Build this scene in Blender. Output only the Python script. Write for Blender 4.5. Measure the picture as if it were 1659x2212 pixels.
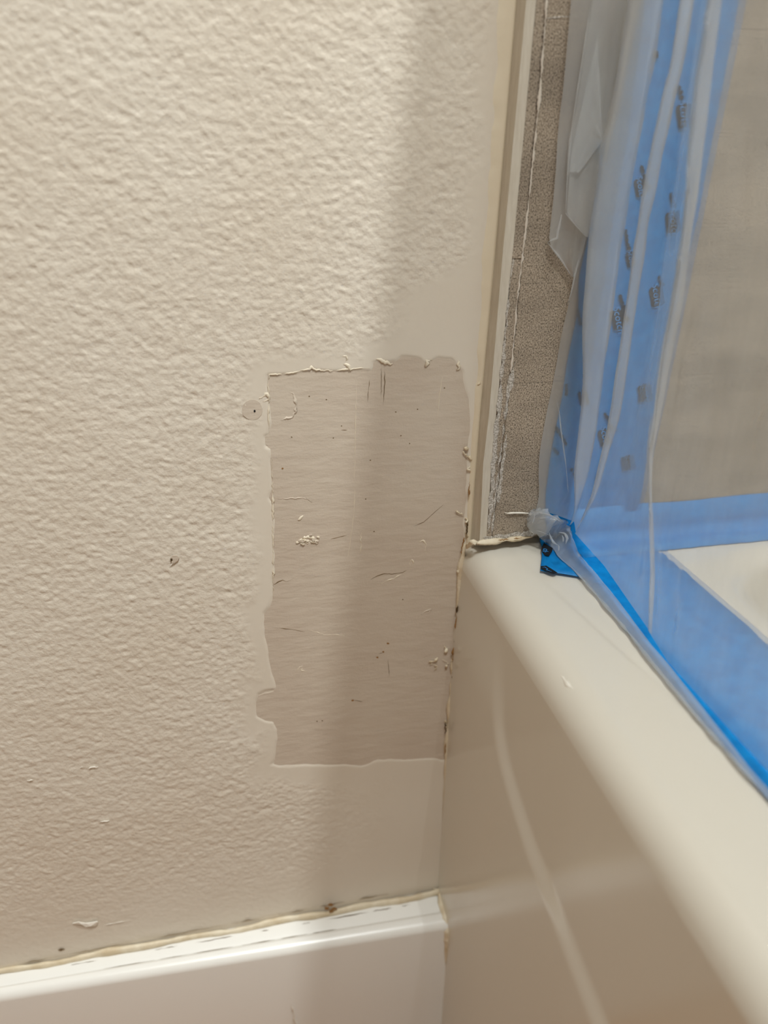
import bpy, bmesh, math, random
import numpy as np
from mathutils import Matrix, Vector

for o in list(bpy.data.objects):
    bpy.data.objects.remove(o)
SC = bpy.context.scene
COL = SC.collection
random.seed(7)
RNG = np.random.default_rng(11)

# ------------------------------------------------------------------ camera
FPX = 1670.0
ax = np.array([8170, -666, 1670.0]); ax /= np.linalg.norm(ax)
af = np.array([-409, -791, 1670.0]); af -= ax * (ax @ af); af /= np.linalg.norm(af)
ad = np.cross(af, ax)
RM = np.stack([ax, af, -ad])                     # camera vector (right, down, forward) -> world
RIM = 0.52                                       # height of the tub rim
BASE = 0.19                                      # height of the baseboard
CAM = np.array([0.0, -0.434, RIM + 0.7 * (0.72 - 0.3814)])
cd = bpy.data.cameras.new('camera'); cam = bpy.data.objects.new('camera', cd); COL.objects.link(cam)
rt, up, bk = RM[:, 0], -RM[:, 1], -RM[:, 2]
cam.matrix_world = Matrix(((rt[0], up[0], bk[0], CAM[0]), (rt[1], up[1], bk[1], CAM[1]),
                           (rt[2], up[2], bk[2], CAM[2]), (0, 0, 0, 1)))
cd.sensor_fit = 'VERTICAL'; cd.sensor_height = 36.0; cd.lens = FPX / 2212 * 36
cd.clip_start = 0.01
cd.dof.use_dof = True; cd.dof.focus_distance = 0.475; cd.dof.aperture_fstop = 4.6
SC.camera = cam

# ------------------------------------------------------------------ light and exposure
w = bpy.data.worlds.new('world'); SC.world = w; w.use_nodes = True
w.node_tree.nodes['Background'].inputs[0].default_value = (1.0, 0.93, 0.82, 1)
w.node_tree.nodes['Background'].inputs[1].default_value = 0.02


def area(name, loc, target, size, energy, col, shape='DISK'):
    l = bpy.data.lights.new(name, 'AREA'); l.shape = shape; l.size = size; l.energy = energy; l.color = col
    o = bpy.data.objects.new(name, l); COL.objects.link(o); o.location = loc
    o.rotation_euler = (Vector(target) - Vector(loc)).to_track_quat('-Z', 'Y').to_euler()
    return o


area('ceiling_or_fill_lamp', (0.283, -0.66, 2.33), (0.283, -0.66, 0), 0.012, 21, (0.935, 0.98, 0.985))
area('ceiling_or_fill_lamp', (-0.02, -0.95, 2.33), (-0.02, -0.95, 0), 0.35, 19, (0.935, 0.98, 0.985))  # added fill lamp, lifts the wall inside the film's shadow
vs = SC.view_settings
vs.view_transform = 'Standard'; vs.look = 'None'; vs.gamma = 1.0; vs.use_curve_mapping = False
vs.exposure = 0.16


# ------------------------------------------------------------------ helpers
def P(px, py, axis, val):
    c = np.array([px - 829.5, py - 1106, FPX]); d = RM @ c
    return CAM + d * ((val - CAM[axis]) / d[axis])


def W(px, py, off=0.0):                          # point on the painted wall
    return P(px, py, 1, -off)


TILE = 0.012                                     # how far the tile stands proud


def T(px, py, off=0.0):                          # point on the tile
    return P(px, py, 1, -TILE - off)


def proj(p):
    c = RM.T @ (np.asarray(p, float).T - CAM[:, None]) if np.ndim(p) > 1 else RM.T @ (np.asarray(p, float) - CAM)
    return 829.5 + FPX * c[0] / c[2], 1106 + FPX * c[1] / c[2]


def srgb(r, g, b):
    f = lambda v: (v / 255 / 12.92) if v / 255 <= 0.04045 else ((v / 255 + 0.055) / 1.055) ** 2.4
    return (f(r), f(g), f(b), 1)


def mat(name, col, rough=0.6, spec=0.5):
    m = bpy.data.materials.new(name); m.use_nodes = True
    b = m.node_tree.nodes['Principled BSDF']
    b.inputs['Base Color'].default_value = col
    b.inputs['Roughness'].default_value = rough
    b.inputs['Specular IOR Level'].default_value = spec
    return m


def N(m, kind, **kw):
    n = m.node_tree.nodes.new(kind)
    for k, v in kw.items():
        if k in n.inputs.keys():
            n.inputs[k].default_value = v
        else:
            setattr(n, k, v)
    return n


def L(m, a, b):
    m.node_tree.links.new(a, b)


def bsdf(m):
    return m.node_tree.nodes['Principled BSDF']


def noise(m, scale, detail=3, rough=0.5, stretch=(1, 1, 1), dist=0.0):
    tc = N(m, 'ShaderNodeTexCoord'); mp = N(m, 'ShaderNodeMapping'); mp.inputs['Scale'].default_value = stretch
    L(m, tc.outputs['Object'], mp.inputs[0])
    n = N(m, 'ShaderNodeTexNoise', Scale=scale, Detail=detail, Roughness=rough, Distortion=dist)
    L(m, mp.outputs[0], n.inputs['Vector'])
    return n


def ramp(m, src, stops):
    r = N(m, 'ShaderNodeValToRGB'); e = r.color_ramp.elements
    while len(e) < len(stops):
        e.new(0.5)
    for i, (p, c) in enumerate(stops):
        e[i].position = p; e[i].color = c if not np.isscalar(c) else (c, c, c, 1)
    L(m, src, r.inputs[0]); return r


def bump(m, src, dist, strength=1.0, prev=None):
    b = N(m, 'ShaderNodeBump', Strength=strength, Distance=dist)
    L(m, src, b.inputs['Height'])
    if prev:
        L(m, prev.outputs[0], b.inputs['Normal'])
    L(m, b.outputs[0], bsdf(m).inputs['Normal']); return b


def mesh(name, verts, faces, m, parent=None, smooth=True):
    me = bpy.data.meshes.new(name)
    me.from_pydata([tuple(map(float, v)) for v in verts], [], faces); me.update()
    o = bpy.data.objects.new(name, me); COL.objects.link(o)
    if m: me.materials.append(m)
    if smooth: me.polygons.foreach_set('use_smooth', [True] * len(me.polygons))
    if parent: o.parent = parent
    return o


def grid_mesh(name, V, m, parent=None, smooth=True):
    n, k = V.shape[:2]
    me = bpy.data.meshes.new(name)
    me.vertices.add(n * k); me.vertices.foreach_set('co', V.reshape(-1).astype(np.float32))
    i = np.arange(n * k).reshape(n, k)
    q = np.stack([i[:-1, :-1], i[:-1, 1:], i[1:, 1:], i[1:, :-1]], -1).reshape(-1, 4)
    me.loops.add(q.size); me.loops.foreach_set('vertex_index', q.reshape(-1))
    me.polygons.add(len(q)); me.polygons.foreach_set('loop_start', np.arange(0, q.size, 4))
    me.update(calc_edges=True)
    me.polygons.foreach_set('use_smooth', [smooth] * len(q))
    me.materials.append(m)
    o = bpy.data.objects.new(name, me); COL.objects.link(o)
    if parent: o.parent = parent
    return o


def box(name, lo, hi, m, parent=None, bev=0.0):
    bm = bmesh.new(); bmesh.ops.create_cube(bm, size=1)
    for v in bm.verts:
        v.co = Vector([lo[i] + (hi[i] - lo[i]) * (v.co[i] + 0.5) for i in range(3)])
    if bev:
        bmesh.ops.bevel(bm, geom=bm.edges[:], offset=bev, segments=2, affect='EDGES')
    me = bpy.data.meshes.new(name); bm.to_mesh(me); bm.free()
    o = bpy.data.objects.new(name, me); COL.objects.link(o)
    if m: me.materials.append(m)
    if parent: o.parent = parent
    return o


def tag(o, label, cat=None, kind=None, group=None):
    o['label'] = label
    if cat: o['category'] = cat
    if kind: o['kind'] = kind
    if group: o['group'] = group
    return o


def vnoise(x, y, seed):
    r = np.random.default_rng(seed); n = 512; tb = r.random((n, n))
    xi = np.floor(x).astype(int); yi = np.floor(y).astype(int); fx = x - xi; fy = y - yi
    fx = fx * fx * fx * (fx * (fx * 6 - 15) + 10); fy = fy * fy * fy * (fy * (fy * 6 - 15) + 10)
    a = tb[xi % n, yi % n]; b = tb[(xi + 1) % n, yi % n]; c = tb[xi % n, (yi + 1) % n]; d = tb[(xi + 1) % n, (yi + 1) % n]
    return (a * (1 - fx) + b * fx) * (1 - fy) + (c * (1 - fx) + d * fx) * fy - 0.5


def resample(pts, step):
    pts = np.asarray(pts, float); d = np.r_[0, np.cumsum(np.linalg.norm(np.diff(pts, axis=0), axis=1))]
    n = max(2, int(d[-1] / step) + 1); s = np.linspace(0, d[-1], n)
    return np.stack([np.interp(s, d, pts[:, i]) for i in range(pts.shape[1])], 1)


def poly_dist(px, py, poly):
    """signed distance in pixels, positive inside"""
    poly = np.asarray(poly, float); inside = np.zeros(px.shape, bool); dmin = np.full(px.shape, 1e9)
    for (x1, y1), (x2, y2) in zip(poly, np.roll(poly, -1, 0)):
        dx, dy = x2 - x1, y2 - y1
        t = np.clip(((px - x1) * dx + (py - y1) * dy) / (dx * dx + dy * dy + 1e-9), 0, 1)
        dmin = np.minimum(dmin, np.hypot(px - x1 - t * dx, py - y1 - t * dy))
        c = ((y1 > py) != (y2 > py)) & (px < dx * (py - y1) / (dy + 1e-12) + x1)
        inside ^= c
    return np.where(inside, dmin, -dmin)


def smooth01(x):
    x = np.clip(x, 0, 1); return x * x * (3 - 2 * x)


def rough_outline(poly, step, amp, seed=1):
    """a hand-cut outline: the polygon resampled with ragged edges"""
    p = resample(np.vstack([poly, poly[:1]]), step)[:-1]
    r = np.random.default_rng(seed)
    j = r.normal(0, 1, p.shape); j = (j + np.roll(j, 1, 0) + np.roll(j, -1, 0)) / 1.8
    return p + j * amp


def plate(name, pts3, thick, m, parent, nrm=(0, -1, 0)):
    """thin plate with an irregular outline standing on a surface"""
    bm = bmesh.new(); n = Vector(nrm)
    top = [bm.verts.new(Vector(p) + n * thick) for p in pts3]
    bot = [bm.verts.new(Vector(p) - n * 0.0002) for p in pts3]
    f = bm.faces.new(top); f.normal_update()
    if f.normal.dot(n) < 0: f.normal_flip()
    k = len(top)
    for i in range(k):
        bm.faces.new((top[i], top[(i + 1) % k], bot[(i + 1) % k], bot[i]))
    bmesh.ops.triangulate(bm, faces=[f])
    bmesh.ops.recalc_face_normals(bm, faces=bm.faces[:])
    me = bpy.data.meshes.new(name); bm.to_mesh(me); bm.free(); me.materials.append(m)
    o = bpy.data.objects.new(name, me); COL.objects.link(o)
    if parent: o.parent = parent
    return o


def bead(name, pts3, r, m, parent, flat=0.5, nrm=(0, -1, 0), seg=6, taper=True, jit=0.25, seed=3, side=None):
    """a ridge, strand or caulk bead: tube along a path, squashed along nrm"""
    pts = np.asarray(pts3, float); n = len(pts); rr = np.random.default_rng(seed)
    nrm = np.asarray(nrm, float)
    tan = np.gradient(pts, axis=0); tan /= np.linalg.norm(tan, axis=1)[:, None] + 1e-12
    sd = np.cross(tan, nrm); sd /= np.linalg.norm(sd, axis=1)[:, None] + 1e-12
    rad = np.full(n, r) if np.isscalar(r) else np.interp(np.linspace(0, 1, n), np.linspace(0, 1, len(r)), r)
    jn = rr.normal(0, 1, n + 4); jn = (jn[:-4] + 2 * jn[1:-3] + 3 * jn[2:-2] + 2 * jn[3:-1] + jn[4:]) / 4.4
    rad = rad * (1 + jit * jn)
    rad = np.clip(rad, 0.00003, None)
    if taper:
        e = np.minimum(np.arange(n), np.arange(n)[::-1]) / max(1, n * 0.25); rad = rad * np.clip(e + 0.15, 0, 1)
    V, Fc = [], []
    for i in range(n):
        for k in range(seg):
            a = 2 * math.pi * k / seg
            V.append(pts[i] + sd[i] * math.cos(a) * rad[i] + nrm * math.sin(a) * rad[i] * flat)
    for i in range(n - 1):
        for k in range(seg):
            Fc.append((i * seg + k, i * seg + (k + 1) % seg, (i + 1) * seg + (k + 1) % seg, (i + 1) * seg + k))
    Fc.append(tuple(range(seg))[::-1]); Fc.append(tuple((n - 1) * seg + k for k in range(seg)))
    return mesh(name, V, Fc, m, parent)


def wpath(px, step=0.0012, off=0.0, jit=0.0, f=W):
    p = resample([f(x, y, off) for x, y in px], step)
    if jit:
        p[:, 0] += RNG.normal(0, jit, len(p)); p[:, 2] += RNG.normal(0, jit, len(p))
    return p


# ------------------------------------------------------------------ materials
M = {}
m = M['paint'] = mat('wall_paint', srgb(222, 212, 196), 0.55, 0.35)
n1 = noise(m, 420, 4, 0.6); n2 = noise(m, 9, 2)
r = ramp(m, n2.outputs[0], [(0.3, srgb(218, 207, 190)), (0.7, srgb(223, 214, 199))]); L(m, r.outputs[0], bsdf(m).inputs['Base Color'])
at = N(m, 'ShaderNodeAttribute', attribute_name='texture')
mul = N(m, 'ShaderNodeMath', operation='MULTIPLY'); L(m, n1.outputs[0], mul.inputs[0]); L(m, at.outputs['Fac'], mul.inputs[1])
bump(m, mul.outputs[0], 0.0006, 0.7)

m = M['patch'] = mat('bare_drywall_paper', srgb(203, 189, 172), 0.62, 0.3)
n1 = noise(m, 14, 3); n2 = noise(m, 900, 3, 0.6); n3 = noise(m, 60, 3, 0.5, (1, 1, 3))
r = ramp(m, n1.outputs[0], [(0.3, srgb(199, 184, 167)), (0.7, srgb(206, 193, 176))]); L(m, r.outputs[0], bsdf(m).inputs['Base Color'])
b1 = bump(m, n2.outputs[0], 0.00012, 0.6); bump(m, n3.outputs[0], 0.0009, 0.5, b1)

m = M['caulk'] = mat('cream_caulk', srgb(222, 207, 180), 0.5, 0.4)
n1 = noise(m, 260, 4, 0.6); n2 = noise(m, 60, 3)
r = ramp(m, n2.outputs[0], [(0.35, srgb(205, 186, 154)), (0.6, srgb(226, 213, 188))]); L(m, r.outputs[0], bsdf(m).inputs['Base Color'])
bump(m, n1.outputs[0], 0.0007, 0.8)
m = M['caulk2'] = mat('smooth_cream_caulk', srgb(224, 211, 186), 0.5, 0.4)
n1 = noise(m, 160, 4, 0.6, (1, 1, 0.3)); bump(m, n1.outputs[0], 0.0003, 0.6)
M['ridge'] = mat('dried_paint_ridge', srgb(226, 214, 192), 0.5, 0.4)
M['crack'] = mat('dirt_line', srgb(120, 100, 74), 0.9, 0.1)
M['dirt'] = mat('dark_dirt', srgb(84, 66, 44), 0.9, 0.1)
M['brown'] = mat('brown_dirt', srgb(150, 112, 70), 0.9, 0.1)
M['flake'] = mat('white_paint_flake', srgb(238, 232, 220), 0.5, 0.4)

m = M['trimwhite'] = mat('white_trim_paint', srgb(236, 233, 226), 0.28, 0.5)
n1 = noise(m, 120, 2); bump(m, n1.outputs[0], 0.00015, 0.4)
m = M['edge'] = mat('edge_trim', srgb(206, 196, 180), 0.45, 0.4)
n1 = noise(m, 500, 3, 0.6, (1, 1, 0.12)); r = ramp(m, n1.outputs[0], [(0.35, srgb(198, 188, 171)), (0.7, srgb(211, 203, 188))]); L(m, r.outputs[0], bsdf(m).inputs['Base Color'])
bump(m, n1.outputs[0], 0.0002, 0.5)

m = M['tile'] = mat('speckled_stone_tile', srgb(140, 128, 112), 0.75, 0.25)
n1 = noise(m, 1500, 2, 0.7, (1, 1, 0.7)); n2 = noise(m, 14, 3, 0.6, (1, 1, 2.5)); n3 = noise(m, 420, 2, 0.6)
r = ramp(m, n1.outputs[0], [(0.34, srgb(84, 75, 66)), (0.46, srgb(164, 149, 130)), (0.62, srgb(206, 190, 170))])
r2 = ramp(m, n2.outputs[0], [(0.35, 0.62), (0.65, 0.9)])
r3 = ramp(m, n3.outputs[0], [(0.30, 0.35), (0.36, 1.0)])
mx = N(m, 'ShaderNodeMix', data_type='RGBA', blend_type='MULTIPLY'); mx.inputs[0].default_value = 1.0
L(m, r.outputs[0], mx.inputs[6]); L(m, r2.outputs[0], mx.inputs[7])
mx2 = N(m, 'ShaderNodeMix', data_type='RGBA', blend_type='MULTIPLY'); mx2.inputs[0].default_value = 0.8
L(m, mx.outputs[2], mx2.inputs[6]); L(m, r3.outputs[0], mx2.inputs[7]); L(m, mx2.outputs[2], bsdf(m).inputs['Base Color'])
bump(m, n1.outputs[0], 0.0004, 0.7)
M['grout'] = mat('white_grout', srgb(214, 204, 190), 0.8, 0.2)
m = M['smear'] = mat('grout_smear', srgb(206, 202, 194), 0.85, 0.2)
n1 = noise(m, 900, 3, 0.7); r = ramp(m, n1.outputs[0], [(0.42, srgb(150, 142, 130)), (0.6, srgb(214, 208, 200))]); L(m, r.outputs[0], bsdf(m).inputs['Base Color'])

m = M['acrylic'] = mat('white_acrylic', srgb(219, 213, 200), 0.16, 0.5)

m = M['tape'] = mat('blue_tape', srgb(0, 124, 206), 0.5, 0.35)
n1 = noise(m, 160, 3, 0.5); r = ramp(m, n1.outputs[0], [(0.3, srgb(0, 124, 200)), (0.7, srgb(4, 146, 222))]); L(m, r.outputs[0], bsdf(m).inputs['Base Color'])
bump(m, n1.outputs[0], 0.0004, 0.5)
tl_ = N(m, 'ShaderNodeBsdfTranslucent'); L(m, r.outputs[0], tl_.inputs['Color'])
mx_ = N(m, 'ShaderNodeMixShader'); mx_.inputs[0].default_value = 0.22
L(m, bsdf(m).outputs[0], mx_.inputs[1]); L(m, tl_.outputs[0], mx_.inputs[2]); L(m, mx_.outputs[0], m.node_tree.nodes['Material Output'].inputs['Surface'])
M['ink'] = mat('black_ink', srgb(26, 28, 32), 0.6, 0.2)
M['blueink'] = mat('unprinted_blue', srgb(60, 150, 225), 0.5, 0.3)

M['wood'] = mat('wood_floor', srgb(150, 105, 66), 0.45, 0.4)
n1 = noise(M['wood'], 6, 4, 0.6, (1, 12, 1)); r = ramp(M['wood'], n1.outputs[0], [(0.3, srgb(138, 92, 54)), (0.7, srgb(172, 122, 78))]); L(M['wood'], r.outputs[0], bsdf(M['wood']).inputs['Base Color'])
M['plain'] = mat('room_paint', srgb(188, 182, 172), 0.7, 0.2)
bump(M['plain'], noise(M['plain'], 300, 3).outputs[0], 0.0004, 0.5)


def film_material(name, haze, rough):
    m = bpy.data.materials.new(name); m.use_nodes = True
    t = m.node_tree; t.nodes.remove(bsdf(m)); out = t.nodes['Material Output']
    tr = N(m, 'ShaderNodeBsdfTransparent', Color=(0.97, 0.97, 0.97, 1))
    tl = N(m, 'ShaderNodeBsdfTranslucent', Color=(0.88, 0.925, 0.955, 1))
    df = N(m, 'ShaderNodeBsdfDiffuse', Color=(0.88, 0.925, 0.955, 1))
    gl = N(m, 'ShaderNodeBsdfGlossy', Color=(1, 1, 1, 1), Roughness=rough)
    nz = noise(m, 30, 4, 0.6, (1, 1, 0.25)); rm = ramp(m, nz.outputs[0], [(0.3, haze * 0.85), (0.75, haze * 1.2)])
    bp = N(m, 'ShaderNodeBump', Strength=0.6, Distance=0.0012); nb = noise(m, 90, 3, 0.55, (1, 1, 0.35)); L(m, nb.outputs[0], bp.inputs['Height'])
    for s in (df, gl): L(m, bp.outputs[0], s.inputs['Normal'])
    rf = N(m, 'ShaderNodeBsdfRefraction', Color=(0.97, 0.97, 0.97, 1), Roughness=0.25, IOR=1.02)
    bl = N(m, 'ShaderNodeMixShader'); bl.inputs[0].default_value = 0.6; L(m, tr.outputs[0], bl.inputs[1]); L(m, rf.outputs[0], bl.inputs[2])
    h = N(m, 'ShaderNodeMixShader'); h.inputs[0].default_value = 0.5; L(m, tl.outputs[0], h.inputs[1]); L(m, df.outputs[0], h.inputs[2])
    a = N(m, 'ShaderNodeMixShader'); L(m, rm.outputs[0], a.inputs[0]); L(m, bl.outputs[0], a.inputs[1]); L(m, h.outputs[0], a.inputs[2])
    lw = N(m, 'ShaderNodeLayerWeight', Blend=0.5); L(m, bp.outputs[0], lw.inputs['Normal'])
    pw = N(m, 'ShaderNodeMath', operation='POWER'); pw.inputs[1].default_value = 3.0; L(m, lw.outputs['Facing'], pw.inputs[0])
    mm = N(m, 'ShaderNodeMath', operation='MULTIPLY_ADD'); mm.inputs[1].default_value = 0.45; mm.inputs[2].default_value = 0.03; L(m, pw.outputs[0], mm.inputs[0])
    g = N(m, 'ShaderNodeMixShader'); L(m, mm.outputs[0], g.inputs[0]); L(m, a.outputs[0], g.inputs[1]); L(m, gl.outputs[0], g.inputs[2])
    L(m, g.outputs[0], out.inputs['Surface'])
    return m


M['film'] = film_material('clear_plastic_film', 0.32, 0.18)
M['film2'] = film_material('crumpled_plastic_film', 0.30, 0.07)

# ------------------------------------------------------------------ the room shell
CORNER = 0.152                                  # where the tub apron meets the wall
PATCH = np.array([(581, 812), (612, 810), (640, 806), (652, 802), (668, 801), (672, 794), (680, 801), (720, 803), (760, 800),
                  (800, 797), (806, 782), (826, 782), (838, 785), (856, 781), (866, 770), (884, 772), (905, 774), (916, 786),
                  (930, 782), (945, 776), (975, 776), (1000, 800), (1008, 850), (1012, 905), (1012, 960), (1010, 1000), (1006, 1060), (1003, 1110),
                  (999, 1180), (992, 1250), (986, 1320), (980, 1400), (974, 1480), (968, 1560), (966, 1637), (930, 1640), (880, 1637),
                  (850, 1640), (820, 1640), (780, 1652), (740, 1648), (700, 1650), (660, 1648), (620, 1650), (585, 1651), (594, 1640),
                  (597, 1600), (598, 1575), (590, 1558), (575, 1555), (556, 1545), (553, 1520), (556, 1497), (572, 1492), (594, 1488), (592, 1470),
                  (586, 1450), (582, 1420), (576, 1380), (572, 1350), (574, 1325), (584, 1310), (590, 1290), (591, 1240),
                  (591, 1180), (590, 1120), (588, 1085), (583, 1075), (588, 1060), (587, 1020), (586, 985), (582, 970), (573, 965),
                  (572, 942), (580, 938), (584, 920), (582, 880), (581, 850)], float)

xs = np.arange(-0.235, 0.1665, 0.00095); zs = np.arange(0.145, 0.905, 0.00095)
GX, GZ = np.meshgrid(xs, zs, indexing='ij')
pp = np.stack([GX.ravel(), np.zeros(GX.size), GZ.ravel()], 1)
PX, PY = proj(pp); PX = PX.reshape(GX.shape); PY = PY.reshape(GX.shape)
wob = 30 * vnoise(GX * 60, GZ * 60, 5) + 16 * vnoise(GX * 170, GZ * 170, 6)
dp = -poly_dist(PX, PY, PATCH) + wob             # distance outside the patch
tex = smooth01((dp - 10) / 55)
edge_x = np.interp(PY, [0, 560, 640, 760, 1700, 2000], [1075, 1030, 900, 880, 905, 900])
tex *= 0.12 + 0.88 * smooth01((edge_x - PX + wob) / np.interp(PY, [0, 560, 700], [40, 60, 90]))
tex *= 0.35 + 0.65 * smooth01((760 - PX + wob) / 130) * (PY > 1500) + 0.65 * (PY <= 1500)
base_y = np.interp(PX, [0, 950], [2075, 1905])
tex *= 0.3 + 0.7 * smooth01((base_y - PY) / 170)
hx = GX + 0.0008 * vnoise(GX * 200, GZ * 200, 21); hz = GZ + 0.0008 * vnoise(GX * 200, GZ * 200, 22)
bil = lambda n_: 1 - 2.6 * np.sqrt(n_ * n_ + 0.004)
h = (0.30 * bil(vnoise(hx * 150, hz * 170, 1)) + 0.42 * bil(vnoise(hx * 260, hz * 330, 2)) + 0.5 * vnoise(hx * 330, hz * 360, 3)
     + 0.45 * vnoise(hx * 560, hz * 640, 5) + 0.22 * vnoise(hx * 950, hz * 950, 4))
h -= h.mean(); h = np.clip(h, -0.7, 0.8)
low = 0.0012 * vnoise(GX * 14, GZ * 14, 9) + 0.0005 * vnoise(GX * 40, GZ * 40, 10)
edge = smooth01(np.minimum.reduce([GX - xs[0], xs[-1] - GX, GZ - zs[0], zs[-1] - GZ]) / 0.02)
disp = (h * 0.0006 * tex + low * 0.4 * (0.2 + 0.8 * tex)) * edge
disp += 0.0006 * smooth01((-poly_dist(PX, PY, PATCH) + 3 + 0.25 * wob) / 7) * edge
V = np.stack([GX, -disp, GZ], -1)
wall = grid_mesh('wall_back', V[:, ::-1], M['paint'])
a_ = wall.data.attributes.new('texture', 'FLOAT', 'POINT')
a_.data.foreach_set('value', tex[:, ::-1].reshape(-1).astype(np.float32))
# the same wall goes on flat outside the frame
bm = bmesh.new(); bm.from_mesh(wall.data)
X0, X1, Z0, Z1 = xs[0], xs[-1], zs[0], zs[-1]
for (x0, x1, z0, z1) in ((-1.6, X0, 0, 2.4), (X0, 1.0, Z1, 2.4), (X0, 1.0, 0, Z0), (X1, 1.0, Z0, Z1)):
    f = bm.faces.new([bm.verts.new((x, 0, z)) for x, z in ((x0, z0), (x1, z0), (x1, z1), (x0, z1))])
bm.to_mesh(wall.data); bm.free()
tag(wall, 'cream textured painted wall with a bare smooth patch beside the tub', kind='structure')

tag(box('floor', (-1.6, -2.4, -0.05), (1.0, 0.0, 0), M['wood']), 'warm brown wooden bathroom floor', kind='structure')
tag(box('ceiling', (-1.6, -2.4, 2.4), (1.0, 0.0, 2.45), M['plain']), 'plain cream bathroom ceiling', kind='structure')
tag(box('wall_left', (-1.65, -2.4, 0), (-1.6, 0, 2.4), M['plain']), 'plain cream side wall away from the tub', kind='structure')
tag(box('wall_front', (-1.6, -2.45, 0), (1.0, -2.4, 2.4), M['plain']), 'plain cream wall behind the viewer', kind='structure')
tag(box('wall_right', (1.0, -2.4, 0), (1.05, 0, 2.4), M['plain']), 'plain cream wall on the far side of the tub', kind='structure')

# ------------------------------------------------------------------ bare patch and the marks around it
ctr_ = PATCH.mean(0)
ol = rough_outline(PATCH, 7, 0.9, 4); ol = ol + 9 * (ol - ctr_) / np.linalg.norm(ol - ctr_, axis=1)[:, None]
patch = plate('bare_patch', [W(x, y, 0.0001) for x, y in ol], 0.0001, M['patch'], wall)
patch['label'] = 'smooth bare grey-beige drywall patch with ragged edges'
PATCHOFF = 0.00022


def ridge(px, r=0.0006, mt='ridge', name='paint_ridge', off=PATCHOFF, flat=0.42, jit=0.5, step=0.0009, parent=None):
    r = r * 0.75
    return bead(name, wpath(px, step, off, r * 0.5), r, M[mt], parent or wall, flat, jit=jit, seed=int(px[0][0] * 7 + px[0][1]))


ridge([tuple(p) for p in rough_outline(PATCH, 7, 0.9, 4)[-1:]] + [(x, y - 2) for x, y in PATCH[:8]], 0.0005, off=0.0006)
ridge([(720, 801), (760, 797), (800, 794)], 0.0004, off=0.0006)
ridge([(579, 820), (580, 850), (580, 900), (582, 935)], 0.0005, off=0.0006)
ridge([(588, 990), (589, 1060), (589, 1120), (590, 1200), (590, 1290)], 0.0005, off=0.0006)
# round sanded spot with a screw hole
circ = [(545 + 22 * math.cos(a), 885 + 22 * math.sin(a)) for a in np.linspace(0, 2 * math.pi, 40, endpoint=False)]
spot = plate('sanded_spot', [W(x + random.gauss(0, .5), y, 0.0006) for x, y in circ], 0.00012, M['patch'], wall)
spot['label'] = 'round bare spot with a tiny screw hole'
hole = [(550 + 2.2 * math.cos(a), 888 + 3 * math.sin(a)) for a in np.linspace(0, 2 * math.pi, 10, endpoint=False)]
plate('screw_hole', [W(x, y, 0.0007) for x, y in hole], 0.0001, M['ink'], spot)
# raised crescent and chipped bits
ridge([(607, 908), (615, 904), (622, 905), (632, 900), (638, 892), (640, 880), (638, 865), (634, 853), (626, 846)], 0.0007, 'patch', 'crescent_ridge')
ridge([(560, 862), (568, 856), (576, 850), (581, 858), (578, 866), (566, 868)], 0.0009, name='paint_chip', off=0.0006)
ridge([(737, 772), (745, 769), (752, 774), (745, 782), (750, 792), (755, 801)], 0.0010, name='paint_chip', off=0.0006)
ridge([(742, 788), (752, 790), (757, 803)], 0.0009, name='paint_chip', off=0.0006)
ridge([(812, 778), (822, 776), (832, 783), (846, 786)], 0.0009, name='paint_chip', off=0.0006)
ridge([(918, 790), (928, 779), (934, 777)], 0.0012, name='paint_chip', off=0.0006)
ridge([(985, 770), (991, 780), (990, 795), (984, 800)], 0.0009, name='paint_chip', off=0.0006)
ridge([(639, 1171), (650, 1166), (662, 1160), (675, 1161), (688, 1166), (678, 1173), (660, 1173), (645, 1174)], 0.0009, name='plaster_flake')
for k in range(16):
    x, y = random.gauss(664, 12), random.gauss(1168, 4.5)
    pl = [(x + random.uniform(2, 5) * math.cos(a), y + random.uniform(1, 2.6) * math.sin(a)) for a in np.linspace(0, 6.28, 7, endpoint=False)]
    plate('plaster_flake', [W(a, b, 0.0003 + random.uniform(0, 0.0003)) for a, b in pl], random.uniform(0.0002, 0.0006), M['ridge' if k % 3 else 'patch'], wall)
ridge([(644, 1125), (650, 1120), (654, 1113)], 0.0008, name='plaster_flake')
ridge([(780, 1150), (779, 1165), (781, 1180), (778, 1195)], 0.0005, name='plaster_flake')
ridge([(640, 1451), (648, 1440), (658, 1438), (650, 1448), (662, 1450)], 0.0005, name='plaster_flake')
ridge([(905, 1170), (915, 1168), (922, 1176), (918, 1186), (921, 1192)], 0.0005, name='plaster_flake')
ridge([(884, 1215), (889, 1209), (894, 1213), (892, 1221), (886, 1222), (884, 1215)], 0.0005, name='plaster_flake')
ridge([(910, 1328), (920, 1320), (932, 1316), (924, 1326)], 0.0005, 'patch', name='plaster_flake')
ridge([(822, 1262), (838, 1253), (850, 1250), (868, 1240)], 0.0005, name='plaster_flake')
ridge([(668, 1360), (700, 1371), (745, 1372)], 0.0004, name='plaster_flake')
ridge([(600, 1078), (655, 1075), (664, 1078), (673, 1086)], 0.0004, 'patch', 'plaster_flake')
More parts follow.
